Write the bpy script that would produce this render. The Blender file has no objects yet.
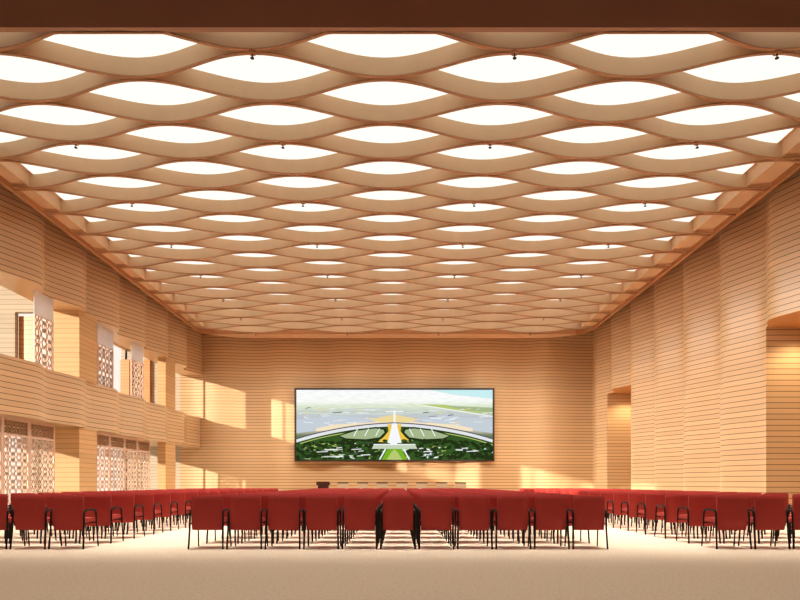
import bpy, bmesh, math, random
from math import sin, cos, pi, sqrt
from mathutils import Vector
random.seed(7)
S = bpy.context.scene
C = S.collection
S.view_settings.view_transform = 'Standard'
S.view_settings.look = 'None'
S.view_settings.exposure = 0.0
S.view_settings.gamma = 0.9

# ------------------------------------------------------------------ materials
def newmat(name):
    m = bpy.data.materials.new(name); m.use_nodes = True
    nt = m.node_tree; b = nt.nodes['Principled BSDF']
    return m, nt, b
def plain(name, col, rough=.5, spec=.4, metal=0, noise=0, nscale=8, bump=0):
    m, nt, b = newmat(name)
    b.inputs['Base Color'].default_value = (*col, 1)
    b.inputs['Roughness'].default_value = rough
    b.inputs['Specular IOR Level'].default_value = spec
    b.inputs['Metallic'].default_value = metal
    if noise or bump:
        tc = nt.nodes.new('ShaderNodeTexCoord'); n = nt.nodes.new('ShaderNodeTexNoise')
        n.inputs['Scale'].default_value = nscale; n.inputs['Detail'].default_value = 4
        nt.links.new(tc.outputs['Object'], n.inputs['Vector'])
        r = nt.nodes.new('ShaderNodeValToRGB')
        r.color_ramp.elements[0].position = .3; r.color_ramp.elements[1].position = .7
        r.color_ramp.elements[0].color = (*[c*(1-noise) for c in col], 1)
        r.color_ramp.elements[1].color = (*[min(1, c*(1+noise)) for c in col], 1)
        nt.links.new(n.outputs['Fac'], r.inputs['Fac']); nt.links.new(r.outputs['Color'], b.inputs['Base Color'])
        if bump:
            bp = nt.nodes.new('ShaderNodeBump'); bp.inputs['Strength'].default_value = bump; bp.inputs['Distance'].default_value = .01
            nt.links.new(n.outputs['Fac'], bp.inputs['Height']); nt.links.new(bp.outputs['Normal'], b.inputs['Normal'])
    return m
def slat(name, col, groove, period=.155, frac=.11, rough=.3, grain=.10, spec=.6):
    """horizontal wooden boards with a thin dark joint between them"""
    m, nt, b = newmat(name); L = nt.links.new; N = nt.nodes.new
    geo = N('ShaderNodeNewGeometry'); sep = N('ShaderNodeSeparateXYZ'); L(geo.outputs['Position'], sep.inputs[0])
    dv = N('ShaderNodeMath'); dv.operation = 'DIVIDE'; dv.inputs[1].default_value = period; L(sep.outputs['Z'], dv.inputs[0])
    fr = N('ShaderNodeMath'); fr.operation = 'FRACT'; L(dv.outputs[0], fr.inputs[0])
    lt = N('ShaderNodeMath'); lt.operation = 'LESS_THAN'; lt.inputs[1].default_value = frac; L(fr.outputs[0], lt.inputs[0])
    fl = N('ShaderNodeMath'); fl.operation = 'FLOOR'; L(dv.outputs[0], fl.inputs[0])
    wn = N('ShaderNodeTexWhiteNoise'); wn.noise_dimensions = '1D'; L(fl.outputs[0], wn.inputs['W'])
    mp = N('ShaderNodeMapping'); mp.inputs['Scale'].default_value = (.6, .6, 16); L(geo.outputs['Position'], mp.inputs['Vector'])
    ns = N('ShaderNodeTexNoise'); ns.inputs['Scale'].default_value = 1.5; ns.inputs['Detail'].default_value = 3; L(mp.outputs[0], ns.inputs['Vector'])
    ad = N('ShaderNodeMath'); ad.operation = 'ADD'; L(wn.outputs['Value'], ad.inputs[0]); L(ns.outputs['Fac'], ad.inputs[1])
    mr = N('ShaderNodeMapRange'); mr.inputs['From Min'].default_value = .2; mr.inputs['From Max'].default_value = 1.8
    mr.inputs['To Min'].default_value = 1-grain; mr.inputs['To Max'].default_value = 1+grain; L(ad.outputs[0], mr.inputs['Value'])
    vm = N('ShaderNodeVectorMath'); vm.operation = 'SCALE'; vm.inputs[0].default_value = col; L(mr.outputs[0], vm.inputs['Scale'])
    mx = N('ShaderNodeMix'); mx.data_type = 'RGBA'; L(lt.outputs[0], mx.inputs['Factor']); L(vm.outputs[0], mx.inputs['A'])
    mx.inputs['B'].default_value = (*groove, 1); L(mx.outputs['Result'], b.inputs['Base Color'])
    b.inputs['Roughness'].default_value = rough; b.inputs['Specular IOR Level'].default_value = spec
    return m
def emit(name, col, s):
    m = bpy.data.materials.new(name); m.use_nodes = True; nt = m.node_tree; nt.nodes.clear()
    o = nt.nodes.new('ShaderNodeOutputMaterial'); e = nt.nodes.new('ShaderNodeEmission')
    e.inputs['Color'].default_value = (*col, 1); e.inputs['Strength'].default_value = s
    nt.links.new(e.outputs[0], o.inputs['Surface']); return m

M = {}
WOOD = (.70, .495, .29); GRV = (.17, .07, .022)
M['slat'] = slat('slatted_wood', WOOD, GRV)
M['backslat'] = slat('back_wall_wood', WOOD, GRV, rough=.55, spec=.3)
M['pier'] = slat('pier_wood', (.68, .44, .22), (.40, .20, .07), frac=.08, rough=.5, spec=.3)
M['cross'] = slat('gallery_wood', (.56, .50, .41), (.33, .23, .12), rough=.7, spec=.15, frac=.08)
M['brown'] = slat('gallery_brown_wood', (.62, .30, .10), (.3, .12, .03), frac=.1)
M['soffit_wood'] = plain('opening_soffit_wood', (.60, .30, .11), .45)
M['baffle'] = plain('baffle_wood', (.70, .50, .315), .55, .3, noise=.04, nscale=2)
M['edge'] = plain('baffle_bottom_shade', (.48, .27, .145), .5)  # shade on the downward-facing baffle bottoms, put into the colour
M['frontedge'] = plain('front_edge_wood', (.40, .235, .15), .5)
M['board'] = plain('ceiling_board', (.74, .52, .34), .6, .3)
M['trim'] = plain('trim_wood', (.50, .27, .13), .5)
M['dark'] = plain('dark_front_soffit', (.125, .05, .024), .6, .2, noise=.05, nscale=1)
M['carpet'] = plain('carpet', (.78, .66, .515), .95, .1, noise=.09, nscale=26, bump=.4)
M['red'] = plain('red_fabric', (.47, .052, .042), .6, .35, noise=.08, nscale=60, bump=.15)
M['seatred'] = plain('red_seat_fabric', (.52, .075, .062), .7, .35, noise=.08, nscale=60, bump=.15)
M['metal'] = plain('dark_metal', (.016, .009, .007), .5, .25)
M['lattice'] = plain('lattice_metal', (.80, .60, .48), .4, .5)
M['latticeband'] = plain('lattice_band', (.60, .38, .23), .5)
M['cream'] = plain('cream_leather', (.62, .49, .36), .5)
M['lectern'] = plain('dark_lectern_wood', (.06, .018, .012), .5)
M['stage'] = plain('stage_wood', (.6, .36, .17), .4)
M['frame'] = plain('screen_frame', (.055, .035, .03), .4)
M['paving'] = plain('outside_paving', (.75, .68, .58), .9)
M['concrete'] = plain('gallery_floor', (.7, .6, .48), .8)
M['panel'] = emit('luminous_ceiling', (1, .965, .88), 1.1)
M['spot'] = emit('downlight_glow', (1, .85, .6), 8)
for k in ('red', 'seatred'): b = M[k].node_tree.nodes['Principled BSDF']; b.inputs['Sheen Weight'].default_value = .1; b.inputs['Sheen Tint'].default_value = (1, .6, .6, 1)
# frosted glass
m, nt, b = newmat('frosted_glass'); b.inputs['Base Color'].default_value = (.86, .84, .86, 1); b.inputs['Roughness'].default_value = .35
b.inputs['Transmission Weight'].default_value = .55; b.inputs['Alpha'].default_value = .75; M['frost'] = m

# ------------------------------------------------------------------ helpers
def link(name, mesh, mat, parent=None, loc=None):
    o = bpy.data.objects.new(name, mesh); C.objects.link(o)
    mats = mat if isinstance(mat, (list, tuple)) else [mat]
    for k in mats: mesh.materials.append(k)
    if parent: o.parent = parent
    if loc: o.location = loc
    return o
def tag(o, label=None, cat=None, group=None, kind=None):
    if label: o['label'] = label
    if cat: o['category'] = cat
    if group: o['group'] = group
    if kind: o['kind'] = kind
    return o
def struct(name, mesh, mat, label=None):
    return tag(link(name, mesh, mat), label, None, None, 'structure')
def empty(name, loc, label, cat, group=None):
    o = bpy.data.objects.new(name, None); C.objects.link(o); o.location = loc; o.empty_display_size = .2
    return tag(o, label, cat, group)
class MB:
    def __init__(s): s.v = []; s.f = []; s.mi = []
    def add(s, vs, fs, mi=0):
        b = len(s.v); s.v += [tuple(v) for v in vs]
        for f in fs: s.f.append([b+i for i in f]); s.mi.append(mi)
    def box(s, x0, x1, y0, y1, z0, z1, mi=0):
        s.add([(x0,y0,z0),(x1,y0,z0),(x1,y1,z0),(x0,y1,z0),(x0,y0,z1),(x1,y0,z1),(x1,y1,z1),(x0,y1,z1)],
              [(0,3,2,1),(4,5,6,7),(0,1,5,4),(1,2,6,5),(2,3,7,6),(3,0,4,7)], mi)
    def prism(s, pts, z0, z1, mi=0):
        """counter-clockwise outline in XY extruded in Z"""
        n = len(pts)
        s.add([(x,y,z0) for x,y in pts]+[(x,y,z1) for x,y in pts],
              [tuple(range(n-1,-1,-1)), tuple(range(n,2*n))]+[(i,(i+1)%n,n+(i+1)%n,n+i) for i in range(n)], mi)
    def strip(s, A, B, z0, z1, mi=0):
        """solid between two polylines A and B (same length) in XY, extruded in Z, quads only"""
        n = len(A); b = []
        for (p, q) in zip(A, B): b += [(*p,z0),(*p,z1),(*q,z0),(*q,z1)]
        fs = [(0,1,3,2), (4*(n-1),4*(n-1)+2,4*(n-1)+3,4*(n-1)+1)]
        for i in range(n-1):
            a = 4*i; c = a+4
            fs += [(a,c,c+1,a+1),(a+2,a+3,c+3,c+2),(a+1,c+1,c+3,a+3),(a,a+2,c+2,c)]
        s.add(b, fs, mi)
    def tube(s, pts, r, n=8, mi=0, r2=None):
        pts = [Vector(p) for p in pts]; rings = []
        up = Vector((0,0,1)); K = len(pts)
        for i, p in enumerate(pts):
            t = (pts[min(i+1,K-1)]-pts[max(i-1,0)]).normalized()
            a = t.cross(Vector((1,0,0))) if abs(t.x) < .8 else t.cross(up)
            a.normalize(); c = t.cross(a)
            rr = r if r2 is None else r+(r2-r)*i/(K-1)
            rings += [p+rr*(cos(2*pi*k/n)*a+sin(2*pi*k/n)*c) for k in range(n)]
        fs = [tuple(range(n)), tuple(range(n*(K-1)+n-1, n*(K-1)-1, -1))]
        for i in range(K-1):
            for k in range(n): fs.append((i*n+k, (i+1)*n+k, (i+1)*n+(k+1)%n, i*n+(k+1)%n))
        s.add(rings, fs, mi)
    def bar(s, p, q, w, d, axis):
        """flat bar p->q of width w; axis = plate normal, depth d"""
        p = Vector(p); q = Vector(q); t = (q-p).normalized(); nrm = Vector(axis); u = t.cross(nrm).normalized()*w/2; nn = nrm*d/2
        s.add([p-u-nn,p+u-nn,p+u+nn,p-u+nn,q-u-nn,q+u-nn,q+u+nn,q-u+nn],
              [(0,3,2,1),(4,5,6,7),(0,1,5,4),(1,2,6,5),(2,3,7,6),(3,0,4,7)])
    def mesh(s, name, smooth=None):
        me = bpy.data.meshes.new(name); me.from_pydata(s.v, [], s.f)
        me.polygons.foreach_set('material_index', s.mi)
        bm = bmesh.new(); bm.from_mesh(me); bmesh.ops.recalc_face_normals(bm, faces=bm.faces); bm.to_mesh(me); bm.free()
        if smooth:
            me.polygons.foreach_set('use_smooth', [True]*len(me.polygons)); me.set_sharp_from_angle(angle=math.radians(smooth))
        return me
def rng(a, b, step):
    n = max(1, int(math.ceil((b-a)/step))); return [a+(b-a)*i/n for i in range(n+1)]
ONES = ['zeroth','first','second','third','fourth','fifth','sixth','seventh','eighth','ninth','tenth','eleventh','twelfth','thirteenth','fourteenth','fifteenth','sixteenth','seventeenth','eighteenth','nineteenth','twentieth']
def ordn(n):
    if n <= 20: return ONES[n]
    if n == 30: return 'thirtieth'
    return ('twenty-' if n < 30 else 'thirty-')+ONES[n % 10]

# ------------------------------------------------------------------ layout constants (metres; camera at origin looking +Y)
CH = 1.04; ZC = 8.44; FT = .37; ZB = ZC+FT; ZT = 9.4
XC = -.25; P = 4.5; WL = 2.42; YB = 32.3
def WV(t): return sin(t)+.14*sin(2*t)
def XL(y, a=.21): return -(10.3+a*WV(2*pi*(y-18.15)/WL))
def XR(y, a=.205): return 9.93+a*WV(2*pi*(y-16.8)/WL)
YF = -5.0

# floor
mb = MB(); mb.box(-16.5, 13, YF-.2, YB+.3, -.2, 0); struct('floor', mb.mesh('floor'), M['carpet'], 'beige woven carpet floor of the hall')
mb = MB(); mb.box(-60, -16.5, -30, 70, -.3, -.05); struct('ground', mb.mesh('ground'), M['paving'], 'pale paving outside the hall')

# ------------------------------------------------------------------ left wall
def wavestrip(fn, ya, yb, back, z0, z1):
    ys = rng(ya, yb, .08); mb = MB(); mb.strip([(fn(y), y) for y in ys], [(back, y) for y in ys], z0, z1); return mb
OL0, OL1, OU0, OU1 = 0, 2.87, 4.44, 6.64
struct('wall_left', wavestrip(XL, YF, YB, -11.24, OU1, ZT).mesh('wall_left', 50), M['slat'], 'upper left wall of wavy slatted wood below the ceiling')
struct('wall_left', wavestrip(lambda y: XL(y, .10), YF, YB, -10.9, OL1, OU0).mesh('wall_left_parapet', 50), M['slat'], 'wavy slatted wooden parapet between the two storeys on the left')
for a in (-2.3, 5.2, 12.7, 20.2, 27.7):
    for z0, z1 in ((0, OL1), (OU0, OU1)):
        if a < 12 and z0 == 0: continue
        mb = MB(); mb.box(-10.66 if a == 27.7 else -11.24, -10.3, a, a+1.2, z0, z1); struct('wall_left', mb.mesh('pier'), M['pier'], 'slatted wooden pier of the left wall')
    mb = MB(); mb.box(-10.95 if a == 27.7 else -11.24, -10.9, a, a+1.2, OL1, OU0); struct('wall_left', mb.mesh('pier_core'), M['pier'])
mb = MB(); mb.box(-10.9, -10.3, YF, 12.7, 0, OL1); struct('wall_left', mb.mesh('sun_block_wall'), M['slat'], 'unseen slatted wall added low on the left to block sun')  # added out of view to keep sun off the near floor
mb = MB(); mb.box(-14, -10.9, YF, YB, 2.95, 3.15); struct('floor', mb.mesh('gallery_floor'), M['concrete'], 'floor slab of the upper gallery')
mb = MB(); mb.box(-14.3, -11.24, YF, YB, 8.0, 8.2); struct('ceiling', mb.mesh('gallery_ceiling'), M['board'], 'flat ceiling of the upper gallery')
# cross walls of the gallery, each with a doorway
def crosswall(y, d0, d1, leaf0, leaf1):
    t = .18
    mb = MB(); mb.box(d1, -11.24, y, y+t, 3.15, 8.0); mb.box(d0, d1, y, y+t, 6.58, 8.0); mb.box(-13.0, d0, y, y+t, 3.15, 8.0)
    struct('wall_left', mb.mesh('cross_wall'), M['cross'], 'cream slatted cross wall of the gallery with a doorway')
    mb = MB(); mb.box(leaf0, leaf1, y+t+.02, y+t+.08, 3.15, 6.5); struct('door_1', mb.mesh('leaf'), M['brown'], 'brown slatted panel in the gallery doorway')
crosswall(20.2, -12.38, -11.26, -12.38, -11.75)
for x0, x1 in ((-14.26, -13.8), (-13.1, -12.75)):
    mb = MB(); mb.box(x0, x1, 32.1, YB, 3.15, 7.4); struct('door_2', mb.mesh('leaf'), M['brown'], 'brown slatted panel at the far end of the gallery')
# lower cross walls beside the piers
for y in (20.2, 12.7):
    mb = MB(); mb.box(-12.2, -11.24, y, y+.18, 0, 2.95); struct('wall_left', mb.mesh('low_cross'), M['cross'], 'slatted return wall behind a pier of the ground storey')
# tall outer glazing bars
for k, (z0, z1) in enumerate(((0, 2.95), (3.15, 8.0))):
    mb = MB()
    for y in rng(YF, YB, 2.5): mb.box(-14.1, -14.0, y, y+.07, z0, z1)
    for z in (z0, z1-.1): mb.box(-14.1, -14.0, YF, YB, z, z+.1)
    for z in ([]): mb.box(-14.08, -14.02, YF, YB, z, z+.05)
    struct('window_%d' % (k+1), mb.mesh('glazing_bars'), M['lattice'], 'outer window frame with tall mullions beyond the gallery')

# ------------------------------------------------------------------ lattice screens
def lattice_panel(mb, x, y0, y1, z0, z1, cell_w, cell_h, w=.026, d=.02):
    nx = max(1, round((y1-y0)/cell_w)); nz = max(1, round((z1-z0)/cell_h)); cw = (y1-y0)/nx; ch = (z1-z0)/nz
    for i in range(nx):
        for j in range(nz):
            a = y0+i*cw; b = z0+j*ch; my = a+cw/2; mz = b+ch/2
            A = [(a,b),(a+cw,b),(a+cw,b+ch),(a,b+ch)]
            f = (i+j) % 2
            for (py, pz) in A: mb.bar((x,py,pz),(x,my+(py-my)*.25,mz+(pz-mz)*.25), w, d, (1,0,0))
            R = [(my-cw*.36,mz),(my,mz+ch*.36),(my+cw*.36,mz),(my,mz-ch*.36)]
            for q in range(4): mb.bar((x,*R[q]),(x,*R[(q+1)%4]), w*.9, d, (1,0,0))
            if f: mb.bar((x,my,mz-ch*.36),(x,my,mz+ch*.36), w, d, (1,0,0))
            else: mb.bar((x,a,mz),(x,my-cw*.36,mz), w, d, (1,0,0)); mb.bar((x,my+cw*.36,mz),(x,a+cw,mz), w, d, (1,0,0))
def lower_screen(y0, y1, label):
    t = empty('lattice_screen', (-10.78, (y0+y1)/2, 0), label, 'screen', 'patterned lattice screens of the ground storey')
    def put(n, mb, m): o = link(n, mb.mesh(n), m, t); o.location = (0, 0, 0); return o
    h = (y1-y0)/2-.01
    mb = MB(); lattice_panel(mb, 0, -h+.06, h-.06, .05, 2.36, .29, .39, w=.045); put('lattice', mb, M['lattice'])
    mb = MB(); lattice_panel(mb, 0, -h+.06, h-.06, 2.42, 2.82, .19, .2, w=.05); put('transom_lattice', mb, M['latticeband'])
    mb = MB()
    for s in (-1, 1): mb.box(-.03, .03, s*(h-.03)-.03, s*(h-.03)+.03, 0, 2.86)
    for z in (0, 2.36, 2.80): mb.box(-.028, .028, -h+.06, h-.06, z, z+.06)
    put('frame', mb, M['lattice'])
lows = [(13.95, 15.8), (15.8, 17.0), (17.0, 18.25), (18.25, 19.6), (21.45, 22.2), (22.2, 23.35), (23.35, 24.6), (24.6, 25.8), (25.8, 27.1), (29.0, 30.2)]
nm = ['nearest at the left edge, first from the near pier','second from the left edge of the photo','third from the left edge of the photo','just before the first visible pier','just behind the first visible pier','second behind the first visible pier','third behind the first visible pier','fourth behind the first visible pier','last before the second visible pier','beyond the second visible pier']
for (a, b), s in zip(lows, nm): lower_screen(a, b, 'tall patterned lattice screen, '+s)
def upper_screen(y0, y1, label):
    t = empty('glass_screen', (-10.52, (y0+y1)/2, OU0), label, 'screen')
    h = (y1-y0)/2
    mb = MB(); mb.box(-.012, .012, -h, h, 1.52, OU1-OU0-.005); link('frosted_pane', mb.mesh('pane'), M['frost'], t)
    mb = MB(); lattice_panel(mb, 0, -h+.04, h-.04, .03, 1.49, .3, .42, w=.05); link('lattice', mb.mesh('lattice'), M['lattice'], t)
    mb = MB()
    for s in (-1, 1): mb.box(-.02, .02, s*(h-.02)-.02, s*(h-.02)+.02, -.01, 1.52)
    mb.box(-.018, .018, -h+.04, h-.04, 1.49, 1.52); mb.box(-.018, .018, -h+.04, h-.04, -.01, .03); link('frame', mb.mesh('frame'), M['lattice'], t)
def at_y(px, X): return 625*X/(px-398)
for a, b, s in ((34, 53, 'nearest, left of the first pier'), (97.5, 113, 'just behind the first pier'), (131, 143, 'midway between the two piers')):
    upper_screen(at_y(a, -10.52), at_y(b, -10.52), 'lattice and frosted glass screen in the gallery opening, '+s)

# ------------------------------------------------------------------ right wall
OR = 5.33
op = [(13.0, 17.2), (26.4, 29.9)]
wm = wavestrip(XR, YF, YB, 10.9, OR, ZT).mesh('wall_right', 50)
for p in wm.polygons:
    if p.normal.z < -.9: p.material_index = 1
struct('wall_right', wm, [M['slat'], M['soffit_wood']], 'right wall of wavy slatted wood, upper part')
for a, b in ((YF, 13.0), (17.2, 26.4), (29.9, YB)):
    struct('wall_right', wavestrip(XR, a, b, 10.9, 0, OR).mesh('wall_right_low', 50), M['slat'], 'right wall of wavy slatted wood, lower part')
for k, (a, b) in enumerate(op):
    mb = MB(); mb.box(12.4, 12.6, a-.2, b+.2, 0, OR); mb.box(10.9, 12.4, a-.2, a, 0, OR); mb.box(10.9, 12.4, b, b+.2, 0, OR)
    struct('wall_right', mb.mesh('alcove'), M['slat'], 'slatted walls of the alcove in the right wall')
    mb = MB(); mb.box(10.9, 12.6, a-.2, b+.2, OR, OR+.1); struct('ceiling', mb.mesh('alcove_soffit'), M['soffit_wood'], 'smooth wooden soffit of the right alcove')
    t = empty('recessed_downlight', (10.9, b-.9, OR), 'small round downlight over the far end of the '+('near' if k == 0 else 'far')+' right alcove', 'light')
    mb = MB(); n = 20; r0, r1 = .075, .1
    mb.v += [(r*cos(2*pi*i/n), r*sin(2*pi*i/n), z) for r, z in ((r0,0),(r1,0),(r1,-.015),(r0,-.015)) for i in range(n)]
    for q in range(4):
        for i in range(n): mb.f.append([q*n+i, q*n+(i+1)%n, ((q+1)%4)*n+(i+1)%n, ((q+1)%4)*n+i]); mb.mi.append(0)
    link('ring', mb.mesh('ring', 40), M['trim'], t)
    mb = MB(); mb.prism([(r0*cos(2*pi*i/n), r0*sin(2*pi*i/n)) for i in range(n)], -.008, 0); link('lens', mb.mesh('lens'), M['spot'], t)
    sp = bpy.data.lights.new('alcove_spot', 'SPOT'); sp.energy = 170; sp.color = (1, .82, .55); sp.spot_size = 2.4; sp.spot_blend = .6; sp.shadow_soft_size = .05
    so = bpy.data.objects.new('alcove_spot', sp); C.objects.link(so); so.location = (10.9, b-.9, OR-.05)

# ------------------------------------------------------------------ back and front walls
def YBK(x): return YB+.12*WV(-2*pi*(x-7.0)/3.4)-.13
xs = rng(-11.24, 10.9, .1); mb = MB(); mb.strip([(x, YBK(x)) for x in xs], [(x, YB+.3) for x in xs], 0, ZT)
struct('wall_back', mb.mesh('wall_back', 50), M['backslat'], 'back wall of gently waving slatted wood')
mb = MB(); mb.box(-14.3, 12.6, YF-.2, YF, 0, ZT); struct('wall_front', mb.mesh('wall_front'), M['brown'])
mb = MB(); mb.box(-14.3, -11.24, YB, YB+.3, 0, ZT); struct('wall_back', mb.mesh('wall_back_gallery'), M['cross'])

# ------------------------------------------------------------------ ceiling
XCL, XCR, YCB, RC = -9.77, 9.4, 31.95, 2.3
def xlim(y):
    if y <= YCB-RC: return XCL, XCR
    d = RC-sqrt(max(0, RC*RC-(y-(YCB-RC))**2)); return XCL+d, XCR-d
def outline(inset=0):
    pts = [(XCR-inset, 10.0)]
    for i in range(17): a = i/16*pi/2; pts.append((XCR-RC+(RC-inset)*cos(a), YCB-RC+(RC-inset)*sin(a)))
    for i in range(17): a = pi/2+i/16*pi/2; pts.append((XCL+RC+(RC-inset)*cos(a), YCB-RC+(RC-inset)*sin(a)))
    pts.append((XCL+inset, 10.0)); return pts
mb = MB(); mb.prism(outline(.05), ZB, ZB+.12); struct('ceiling', mb.mesh('ceiling_board'), M['board'], 'tan ceiling board above the wavy baffles')
mb = MB(); mb.box(-11.24, 10.9, YF, YB+.3, ZT, ZT+.15); struct('ceiling', mb.mesh('ceiling_void'), M['trim'], 'dark void above the suspended ceiling')
A = outline(0); B = outline(.10)
mb = MB(); mb.strip(A, B, ZC-.03, ZB+.12); struct('trim_1', mb.mesh('ceiling_edge', 40), M['trim'], 'dark wooden edge strip around the wavy ceiling')
# rear flat border
bpts = [(x, 31.02) for x in rng(-9.4, 9.0, .5)]
rear = []
for x, _ in bpts:
    y = YCB-.1
    if x < XCL+RC: d = XCL+RC-x; y = YCB-RC+sqrt(max(0, (RC-.1)**2-d*d))
    if x > XCR-RC: d = x-(XCR-RC); y = YCB-RC+sqrt(max(0, (RC-.1)**2-d*d))
    rear.append((x, max(y, 31.05)))
mb = MB(); mb.strip(bpts, rear, ZC+.0, ZB); struct('trim_2', mb.mesh('ceiling_rear_border'), M['board'], 'flat tan ceiling border along the back wall')
# front soffit above the viewer
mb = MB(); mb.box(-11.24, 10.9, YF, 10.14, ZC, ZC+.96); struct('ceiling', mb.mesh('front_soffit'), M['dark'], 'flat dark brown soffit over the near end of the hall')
mb = MB(); mb.box(-11.24, 10.9, 10.14, 10.25, ZC-.0, ZC+.96); struct('trim_3', mb.mesh('front_edge'), M['frontedge'], 'lighter edge strip of the front soffit')
# longitudinal closing boards
def baff_y(j, x): s = -1 if j % 2 == 0 else 1; return 12.15-.3575+.715*j+s*.3175*cos(2*pi*(x-XC)/P)
J0, J1 = -2, 26
for k, x in enumerate((-9.25, 8.75)):
    mb = MB(); mb.box(x-.015, x+.015, 10.3, 29.7, ZC+.04, ZB); struct('trim_%d' % (4+k), mb.mesh('closing_board'), M['baffle'], 'thin lengthwise closing board near the ceiling edge')
    mb = MB(); mb.box(min(x, (XCL+.05, XCR-.05)[k]), max(x, (XCL+.05, XCR-.05)[k]), 10.3, 29.7, ZC+.10, ZC+.12); struct('ceiling', mb.mesh('edge_plate'), M['baffle'], 'tan plate closing the ceiling along the side edge')
for j in range(J0, J1+1):
    yc = 12.15-.3575+.715*j
    lo, hi = xlim(yc+.33); lo += .06; hi -= .06
    xs = [x for x in rng(lo, hi, .09)]
    Y = [(x, max(baff_y(j, x), 10.26)) for x in xs]
    w = .034
    Aa = [(x, y-w) for x, y in Y]; Bb = [(x, y+w) for x, y in Y]
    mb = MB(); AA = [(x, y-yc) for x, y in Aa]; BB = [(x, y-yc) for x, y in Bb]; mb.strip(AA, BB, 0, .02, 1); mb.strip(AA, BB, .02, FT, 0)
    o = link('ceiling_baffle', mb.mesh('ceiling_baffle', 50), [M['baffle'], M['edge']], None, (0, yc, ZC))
    tag(o, 'wavy tan wooden ceiling baffle, %s counted back from the dark front soffit' % ordn(j-J0+1), 'ceiling baffle', 'wavy ceiling baffles')
# luminous panels
for j in range(J0-1, J1):
    even = (j % 2 == 0)
    cs = [XC+P*k for k in range(-2, 3)] if even else [XC+P*(k+.5) for k in range(-2, 2)]
    vis = 0
    for c in cs:
        yc = 12.15+.715*j
        pts_n = []; pts_f = []
        for i in range(25):
            x = c+(-1+2*i/24)*P*.33
            if x < -9.235 or x > 8.735: continue
            lo, hi = xlim(yc+.5)
            if x < lo+.15 or x > hi-.15: continue
            yn = max(baff_y(j, x)+.04, 10.27) if j >= J0 else 10.27
            yf = baff_y(j+1, x)-.04
            if yf-yn > .04: pts_n.append((x-c, yn-yc)); pts_f.append((x-c, yf-yc))
        if len(pts_n) < 3: continue
        vis += 1
        mb = MB(); mb.strip(pts_n, pts_f, -.03, 0)
        o = link('ceiling_light', mb.mesh('ceiling_light'), M['panel'], None, (c, yc, ZB))
        tag(o, 'glowing white lens-shaped ceiling light, %s row from the front soffit, %s from left' % (ordn(j-J0+2), ordn(vis)), 'ceiling light', 'lens-shaped ceiling lights')
# sprinklers
def sprinkler_parts(t):
    n = 12
    mb = MB(); mb.prism([(.065*cos(2*pi*i/n), .065*sin(2*pi*i/n)) for i in range(n)], -.03, 0); a = link('ceiling_plate', mb.mesh('plate'), M['trim'], t)
    mb = MB(); mb.tube([(0,0,-.03),(0,0,-.10)], .010, 8); b = link('stem', mb.mesh('stem'), M['metal'], t)
    mb = MB(); mb.prism([(.034*cos(2*pi*i/n), .034*sin(2*pi*i/n)) for i in range(n)], -.11, -.10); c = link('deflector', mb.mesh('deflector'), M['metal'], t)
    return [a, b, c]
proto = None; rowi = 0
for j in range(-2, 27, 4):
    yt = 12.15-.3575+.715*(j+.5) - .0
    rowi += 1
    for q, x in enumerate((XC-6.75, XC-2.25, XC+2.25, XC+6.75)):
        t = empty('ceiling_sprinkler', (x, yt, ZC), 'small dark ceiling sprinkler, %s row from the front soffit, %s from left' % (ordn(rowi), ordn(q+1)), 'sprinkler', 'ceiling sprinklers')
        if proto is None: proto = sprinkler_parts(t)
        else:
            for pz in proto: c = pz.copy(); C.objects.link(c); c.parent = t

# ------------------------------------------------------------------ chairs
def shell_mesh():
    mb = MB(); nu, nv = 8, 14; th = .034
    def pt(u, v, off):
        z = .30+.545*v
        prof = -.235-.035*sin(pi*min(1, v*1.1))-.055*max(0, v-.5)**1.3*2
        wdt = .245-.012*(v if v > .5 else 0)*0
        x = wdt*u*(1-.02*(1-v))
        y = prof+.035*u*u*abs(u)+off+.026*max(0,(v-.9)/.1)**2*(1 if off == 0 else .6)
        return (x, y, z+ (0 if v < 1 else .0)-.008*abs(u)**6*v)
    for off in (0, th):
        for j in range(nv+1):
            for i in range(nu+1): mb.v.append(pt(-1+2*i/nu, j/nv, off))
    W = nu+1; K = W*(nv+1)
    def F(*q): mb.f.append(list(q)); mb.mi.append(0)
    for j in range(nv):
        for i in range(nu):
            a = j*W+i; F(a, a+1, a+W+1, a+W); F(K+a, K+a+W, K+a+W+1, K+a+1)
    for i in range(nu): F(i, K+i, K+i+1, i+1); a = nv*W+i; F(a, a+1, K+a+1, K+a)
    for j in range(nv): a = j*W; F(a, a+W, K+a+W, K+a); a += nu; F(a, K+a, K+a+W, a+W)
    return mb.mesh('backrest', 50)
def seat_mesh():
    bm = bmesh.new(); bmesh.ops.create_cube(bm, size=1)
    for v in bm.verts: v.co.x *= .47; v.co.y *= .44; v.co.z *= .07
    bmesh.ops.subdivide_edges(bm, edges=bm.edges, cuts=2, use_grid_fill=True)
    for v in bm.verts:
        if v.co.z > .03 and abs(v.co.x) < .1 and abs(v.co.y) < .1: v.co.z += .012
    bmesh.ops.bevel(bm, geom=[e for e in bm.edges if e.calc_face_angle(0) > 1.2], offset=.02, segments=2, affect='EDGES')
    for v in bm.verts: v.co.z += .445; v.co.y += .02
    me = bpy.data.meshes.new('seat'); bm.to_mesh(me); bm.free()
    me.polygons.foreach_set('use_smooth', [True]*len(me.polygons)); me.set_sharp_from_angle(angle=.9); return me
RL, FL = {}, {}
AR = {}
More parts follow.
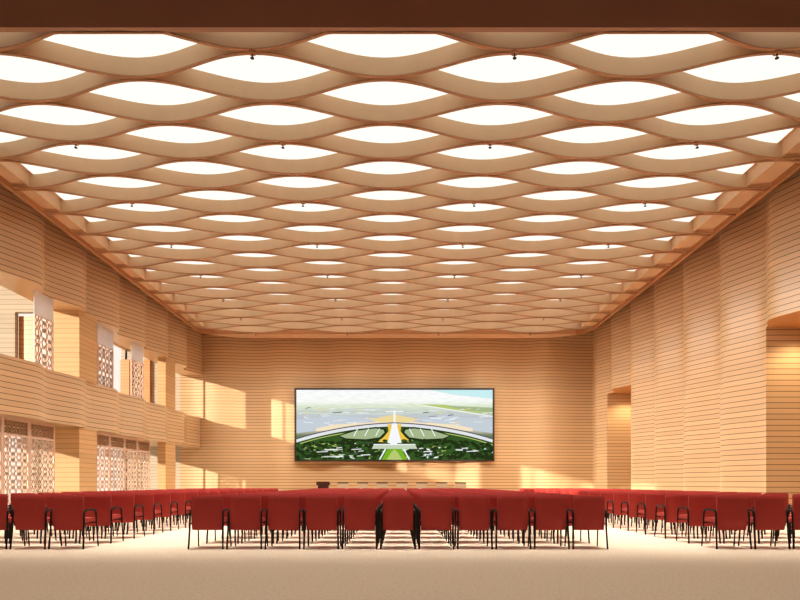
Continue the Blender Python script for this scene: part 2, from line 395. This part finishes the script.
for s in (-1, 1):
    mb = MB(); mb.tube([(s*.272,-.285,0),(s*.264,-.25,.3),(s*.262,-.235,.565)], .014, 8, r2=.015); RL[s] = mb.mesh('rear_leg', 60)
    mb = MB(); mb.tube([(s*.268,.215,0),(s*.264,.175,.3),(s*.262,.155,.545)], .011, 8, r2=.0135); FL[s] = mb.mesh('front_leg', 60)
    mb = MB(); mb.tube([(s*.262,-.235,.555),(s*.262,-.222,.590),(s*.262,-.195,.610),(s*.262,-.15,.616),(s*.262,.05,.616),(s*.262,.105,.608),(s*.262,.14,.582),(s*.262,.155,.535)], .0155, 8); AR[s] = mb.mesh('armrest', 60)
mb = MB()
for y in (-.19, .165): mb.tube([(-.262,y,.40),(.262,y,.40)], .011, 8)
CB = mb.mesh('crossbar', 60)
SHELL = shell_mesh(); SEAT = seat_mesh()
def build_chair_proto(t):
    out = [link('backrest', SHELL, M['red'], t), link('seat', SEAT, M['seatred'], t)]
    for s in (-1, 1):
        out += [link('leg', RL[s], M['metal'], t), link('leg', FL[s], M['metal'], t), link('armrest', AR[s], M['metal'], t)]
    out.append(link('crossbar', CB, M['metal'], t)); return out
PX, PY, Y0, NR = .608, .95, 10.16, 18
cells = []
for r in range(NR):
    for k in range(11): cells.append((PX*(k-5), Y0+PY*r, 'centre', r, k))
    for k in range(5):
        cells.append((-5.245-PX*(4-k), Y0+PY*r, 'left', r, k)); cells.append((5.31+PX*k, Y0+PY*r, 'right', r, k))
def shown(c): return abs(c[0])-.3 < .655*c[1]
cells = [c for c in cells if shown(c)]
cells.sort(key=lambda c: (c[3], abs(c[0])))
main, rest = cells[:300], cells[300:]
protoparts = None
for x, y, blk, r, k in main:
    t = empty('armchair', (x, y, 0), 'red upholstered armchair, %s row of %s block, %s seat from left' % (ordn(r+1), blk, ordn(k+1)), 'chair', 'red armchairs of the '+blk+' block')
    if protoparts is None: protoparts = build_chair_proto(t)
    else:
        for pz in protoparts: c = pz.copy(); C.objects.link(c); c.parent = t
if rest:
    mb = MB(); metal_f = []
    srcs = [(SHELL, 0), (SEAT, 1)]+[(m_, 2) for s in (-1, 1) for m_ in (RL[s], FL[s], AR[s])]+[(CB, 2)]
    for x, y, *_ in rest:
        for me, mi in srcs: mb.add([(v.co.x+x, v.co.y+y, v.co.z) for v in me.vertices], [tuple(p.vertices) for p in me.polygons], mi)
    o = link('far_armchairs', mb.mesh('far_armchairs'), [M['red'], M['seatred'], M['metal']])
    tag(o, 'farthest rows of red upholstered armchairs in front of the stage', 'chairs', None, 'stuff')

# ------------------------------------------------------------------ stage and dais chairs
mb = MB(); mb.box(-6, 6, 28.6, 31.9, 0, .25); struct('floor', mb.mesh('stage'), M['stage'], 'low wooden stage at the back wall')
def px(p, Y): return (p-398)*Y/625
def daisx(p): return px(p, 30.0)
def dais_parts(t):
    a = []
    mb = MB(); mb.box(-.26, .26, -.02, .04, .42, .80); a.append(link('backrest', mb.mesh('db'), M['cream'], t))
    mb = MB(); mb.box(-.27, .27, -.025, .045, .80, .845); a.append(link('top_rail', mb.mesh('dt'), M['metal'], t))
    mb = MB(); mb.box(-.25, .25, -.45, -.03, .38, .46); a.append(link('seat', mb.mesh('ds'), M['cream'], t))
    for sx in (-1, 1):
        for yy in (-.42, .0): mb = MB(); mb.tube([(sx*.23, yy, 0), (sx*.22, yy, .4)], .02, 8); a.append(link('leg', mb.mesh('dl'), M['metal'], t))
    return a
dp = None
for i, p in enumerate((342.5, 362.5, 382, 402, 422, 442, 461)):
    t = empty('stage_chair', (daisx(p), 30.2, .25), 'cream chair with a dark top rail on the stage, %s from left' % ordn(i+1), 'chair', 'cream chairs on the stage')
    if dp is None: dp = dais_parts(t)
    else:
        for pz in dp: c = pz.copy(); C.objects.link(c); c.parent = t
t = empty('lectern', (daisx(323.3), 30.0, .25), 'dark wooden lectern at the left end of the stage chairs', 'lectern')
mb = MB(); mb.box(-.24, .24, -.18, .18, .04, .72); link('body', mb.mesh('body'), M['lectern'], t)
mb = MB(); mb.add([(-.31,-.2,.72),(.31,-.2,.72),(.31,.24,.72),(-.31,.24,.72),(-.31,-.2,.88),(.31,-.2,.88),(.31,.24,.78),(-.31,.24,.78)],
       [(0,3,2,1),(4,5,6,7),(0,1,5,4),(1,2,6,5),(2,3,7,6),(3,0,4,7)]); link('top', mb.mesh('top'), M['lectern'], t)
mb = MB(); mb.box(-.3, .3, -.22, .22, 0, .04); link('base', mb.mesh('base'), M['lectern'], t)

# ------------------------------------------------------------------ screen
YS = 31.85
sx0, sx1 = (294.5-398)*YS/625, (494.5-398)*YS/625; sz0, sz1 = CH+(483.5-461.5)*YS/625, CH+(483.5-388)*YS/625
t = empty('video_screen', ((sx0+sx1)/2, YS, sz0), 'wide black framed video screen on the back wall showing an aerial airport view', 'screen')
W2 = (sx1-sx0)/2; HH = sz1-sz0; fw = .085
mb = MB(); mb.box(-W2, W2, .0, .12, 0, fw); mb.box(-W2, W2, .0, .12, HH-fw, HH); mb.box(-W2, -W2+fw, 0, .12, fw, HH-fw); mb.box(W2-fw, W2, 0, .12, fw, HH-fw)
link('frame', mb.mesh('frame'), M['frame'], t)
mb = MB(); mb.box(-W2+.05, W2-.05, .1, .3, .05, HH-.05); link('housing', mb.mesh('housing'), M['frame'], t)
# picture: coordinates u in 0..198, v in 0..71 (down), as on the screen face
iw, ih = 2*(W2-fw), HH-2*fw
pal = [(.97,.98,.96),(.62,.88,.90),(.72,.80,.68),(.60,.66,.72),(.80,.82,.84),(.88,.72,.36),(.93,.80,.58),(.025,.045,.012),(.33,.44,.13),(.42,.52,.30),(.90,.93,.90),(.05,.12,.025),(.90,.60,.08),(.22,.48,.03),(.10,.10,.14),(.52,.62,.20),(.60,.68,.52),(.93,.95,.97)]
mats = []
def srgb(c): return tuple(c)
for i, c in enumerate(pal): mats.append(emit('screen_tone_%d' % i, c, 1.0))
# base gradient material
m = bpy.data.materials.new('screen_ground'); m.use_nodes = True; nt = m.node_tree; nt.nodes.clear(); N = nt.nodes.new; L = nt.links.new
tc = N('ShaderNodeTexCoord'); sp = N('ShaderNodeSeparateXYZ'); L(tc.outputs['Object'], sp.inputs[0])
mr = N('ShaderNodeMapRange'); mr.inputs['From Min'].default_value = fw; mr.inputs['From Max'].default_value = HH-fw; L(sp.outputs['Z'], mr.inputs['Value'])
cr = N('ShaderNodeValToRGB'); e = cr.color_ramp.elements
e[0].position = 0; e[0].color = (.10,.15,.07,1); e[1].position = 1; e[1].color = (.95,.97,.97,1)
for p_, c_ in ((.35,(.20,.26,.14,1)),(.42,(.62,.56,.48,1)),(.55,(.56,.58,.66,1)),(.68,(.60,.65,.62,1)),(.76,(.74,.82,.64,1)),(.84,(.95,.97,.93,1))):
    q = e.new(p_); q.color = c_
mp = N('ShaderNodeMapping'); mp.inputs['Scale'].default_value = (1.2, 1, 7); L(tc.outputs['Object'], mp.inputs['Vector'])
nz = N('ShaderNodeTexNoise'); nz.inputs['Scale'].default_value = 2.2; nz.inputs['Detail'].default_value = 6; L(mp.outputs[0], nz.inputs['Vector'])
m2 = N('ShaderNodeMapRange'); m2.inputs['From Min'].default_value = .3; m2.inputs['From Max'].default_value = .7; m2.inputs['To Min'].default_value = .93; m2.inputs['To Max'].default_value = 1.07; L(nz.outputs['Fac'], m2.inputs['Value'])
vm = N('ShaderNodeVectorMath'); vm.operation = 'SCALE'; L(mr.outputs[0], cr.inputs['Fac']); L(cr.outputs['Color'], vm.inputs[0]); L(m2.outputs[0], vm.inputs['Scale'])
em = N('ShaderNodeEmission'); L(vm.outputs[0], em.inputs['Color']); out = N('ShaderNodeOutputMaterial'); L(em.outputs[0], out.inputs['Surface'])
mats.insert(0, m)
pic = MB(); lay = [0]
def poly(pts, c, nl=True):
    if nl: lay[0] += 1
    y = .095-.0006*lay[0]
    vs = []
    for u, v in pts:
        u = min(max(u, 0), 198); v = min(max(v, 0), 71)
        vs.append((-W2+fw+u/198*iw, y, HH-fw-v/71*ih))
    pic.add(vs, [tuple(range(len(vs)))], c)
def path(pts, w, c):
    """a road: quads along a polyline, in picture units"""
    lay[0] += 1
    for (a, b) in zip(pts[:-1], pts[1:]):
        dx, dy = b[0]-a[0], b[1]-a[1]; l = math.hypot(dx, dy) or 1; nx, ny = -dy/l*w/2, dx/l*w/2
        ww = a[2]/w if len(a) > 2 else 1; wb = b[2]/w if len(b) > 2 else 1
        poly([(a[0]-nx*ww, a[1]-ny*ww), (b[0]-nx*wb, b[1]-ny*wb), (b[0]+nx*wb, b[1]+ny*wb), (a[0]+nx*ww, a[1]+ny*ww)], c, False)
def arc(u0, v0, u1, v1, bow, n=14):
    return [(u0+(u1-u0)*i/n, v0+(v1-v0)*i/n-bow*4*(i/n)*(1-i/n)) for i in range(n+1)]
poly([(0,0),(198,0),(198,71),(0,71)], 0)
poly([(135,0),(198,0),(198,9),(160,5)], 2)
for k in range(7): path(arc(random.uniform(0,60), 17+k*3.0, random.uniform(90,190), 16+k*3.2, random.uniform(-2,3)), .8, random.choice((3,4,5,5)))
poly([(110,14),(150,15),(198,22),(198,25),(150,19)], 16); path([(112,13),(198,27)], 1.1, 11)
poly([(150,16),(198,18),(198,23),(168,20)], 10)
# aprons
poly([(0,30),(40,26),(80,29),(60,36),(30,40),(0,44)], 4); poly([(120,29),(150,26),(198,30),(198,44),(170,40),(140,36)], 4)
for k in range(70):
    u = random.choice((random.uniform(1,75), random.uniform(120,196))); v = random.uniform(19,40)
    path([(u,v),(u+random.uniform(4,12),v+random.uniform(-2,1))], random.uniform(.4,.8), random.choice((15,5,4,5,11,18,6,17)))
# terminal
poly([(20,39),(40,35),(75,33),(92,30),(95,34),(60,38),(35,41),(20,42)], 7); poly([(178,39),(158,35),(123,33),(106,30),(103,34),(138,38),(163,41),(178,42)], 7)
poly([(74,30),(99,25),(124,30),(112,33),(86,33)], 6)
path([(99,21),(99,34)], 2.0, 18); path([(90,22),(108,22)], 1.0, 18)
# green land below the road
poly([(0,54)]+arc(0,54,99,37,4)[1:]+arc(99,37,198,54,4)[1:]+[(198,71),(0,71)], 12)
lay[0] += 1
for k in range(60):
    u = random.uniform(0,198); tq = abs(u-99)/99; v = random.uniform(49+6*tq*tq, 69); path([(u,v),(u+random.uniform(5,16),v+random.uniform(-1.5,1.5))], random.uniform(.8,2.2), random.choice((16,9,18,2,17,15,10)))
path(arc(0,52,99,35.5,3.6)+arc(99,35.5,198,52,3.6)[1:], 3.2, 5); path(arc(0,49.6,99,33.6,3.4)+arc(99,33.6,198,49.6,3.4)[1:], 1.0, 15); path(arc(0,54.2,99,37.6,3.4)+arc(99,37.6,198,54.2,3.4)[1:], .8, 8)
path(arc(0,56,60,43,2)+arc(60,43,82,39,.5)[1:], .9, 16); path(arc(198,56,138,43,2)+arc(138,43,116,39,.5)[1:], .9, 16)
def lawn(s):
    f = lambda u: 99+s*(99-u)
    poly([(f(u), v+1.2) for u, v in ((42,45),(58,39.5),(80,36.5),(90,38),(92,42),(86,49),(70,51),(48,49.5))], 8)
    poly([(f(u), v+1.2) for u, v in ((44,45.5),(60,40.5),(80,38),(88,39.5),(89,42),(84,47),(70,49),(50,48))], 10)
    for a in (58,69,80): path([(f(a),47),(f(a+4),39.5)], .9, 18)
for s in (1, -1): lawn(s)
def gold(s):
    f = lambda u: 99+s*(99-u)
    poly([(f(u), v) for u, v in ((92,35),(96,35),(96,53),(82,53),(88,48),(93,42))], 13)
for s in (1, -1): gold(s)
poly([(97,34),(101,34),(106,54),(92,54)], 18)
# paths and water among trees
for k in range(16):
    u = random.uniform(0,198); v = random.uniform(55,69); path(arc(u, v, u+random.uniform(14,34), v+random.uniform(-3,3), random.uniform(-3,3), 6), random.uniform(.8,1.6), random.choice((5,18,17,16)))
lay[0] += 1
for k in range(620):
    u = random.uniform(0,198); tq = abs(u-99)/99; v0 = 50+7*(tq**2)-1; v = random.uniform(v0, 70)
    if abs(u-99) < 8+(v-50)*.35: continue
    if 42 < 99-abs(u-99) < 93 and v < 51: continue
    r = random.uniform(.9,2.6); n = 7
    poly([(u+r*1.25*cos(2*pi*i/n), v+r*.75*sin(2*pi*i/n)) for i in range(n)], random.choice((8,8,12,8,8)), k % 60 == 0)
for k in range(22):
    u = random.uniform(4,180); v = random.uniform(58,69)
    if abs(u-99) < 24: continue
    path([(u,v),(u+random.uniform(5,14),v-.5)], .9, random.choice((18,5,17)))
poly([(78,56),(120,56),(122,60),(76,60)], 17); path([(78,55.5),(120,55.5)], 1, 18)
poly([(92,60),(106,60),(112,71),(86,71)], 14); poly([(96,63),(99,60.5),(102,63),(107,71),(91,71)], 16)
for s in (-1, 1): path([(99+s*9,60),(99+s*15,71)], 1.6, 18)
link('display', pic.mesh('display'), mats, t)

# ------------------------------------------------------------------ lights
def light(kind, name, energy, col, loc, rot=(0,0,0), **kw):
    l = bpy.data.lights.new(name, kind); l.energy = energy; l.color = col
    for k, v in kw.items(): setattr(l, k, v)
    o = bpy.data.objects.new(name, l); C.objects.link(o); o.location = loc; o.rotation_euler = rot; return o
sun = light('SUN', 'sun', 4.3, (1, .89, .75), (-30, -20, 20), angle=.012)
sun.rotation_euler = Vector((.85, 1, -.225)).to_track_quat('-Z', 'Y').to_euler()
ar = light('AREA', 'floor_fill', 980, (1, .95, .87), (-.2, 20.0, ZC-.06), shape='RECTANGLE', size=18.0, size_y=21.4, spread=math.radians(24))  # added unseen area lamp, boosts the ceiling light on the floor
ar2 = light('AREA', 'wide_fill', 900, (1, .95, .88), (-.2, 20.8, ZC-.05), shape='RECTANGLE', size=18.6, size_y=20.4, spread=math.radians(62))  # second added fill with a wider spread, lifts the walls
for nme, en, x, vec in (('right_wall_fill', 450, 2.5, (1, 0, -.95)), ('left_wall_fill', 190, -2.5, (-1, 0, -1.15))):  # unseen fills added to brighten the side walls, no fixtures there
    l = light('AREA', nme, en, (1, .95, .88), (x, 21, ZC-.75), shape='RECTANGLE', size=1.6, size_y=20, spread=math.radians(84))
    d = Vector(vec).normalized(); yy = Vector((0, 1, 0)); zz = -d; xx = yy.cross(zz)
    from mathutils import Matrix
    l.rotation_euler = Matrix((xx, yy, zz)).transposed().to_euler()
l = light('AREA', 'back_wall_fill', 200, (1, .95, .88), (0, 27, ZC-.8), shape='RECTANGLE', size=16, size_y=1.6, spread=math.radians(84))  # unseen fill added to brighten the back wall
d = Vector((0, 1, -1)).normalized(); xx = Vector((1, 0, 0)); zz = -d; l.rotation_euler = Matrix((xx, zz.cross(xx), zz)).transposed().to_euler()
fr = light('AREA', 'front_fill', 200, (1, .92, .82), (0, 5, ZC-.06), shape='RECTANGLE', size=16, size_y=8, spread=math.radians(90))  # unseen fill added to lift the near floor and chair backs
w = bpy.data.worlds.new('sky'); S.world = w; w.use_nodes = True; nt = w.node_tree; bg = nt.nodes['Background']
bg.inputs['Color'].default_value = (1, .93, .84, 1); bg.inputs['Strength'].default_value = 1.0

# ------------------------------------------------------------------ camera
cam = bpy.data.cameras.new('camera'); co = bpy.data.objects.new('camera', cam); C.objects.link(co)
co.location = (0, 0, CH); co.rotation_euler = (pi/2, 0, 0)
cam.sensor_width = 36; cam.lens = 36*625/800; cam.shift_x = 2/800; cam.shift_y = 183.5/800; cam.clip_end = 300
S.camera = co
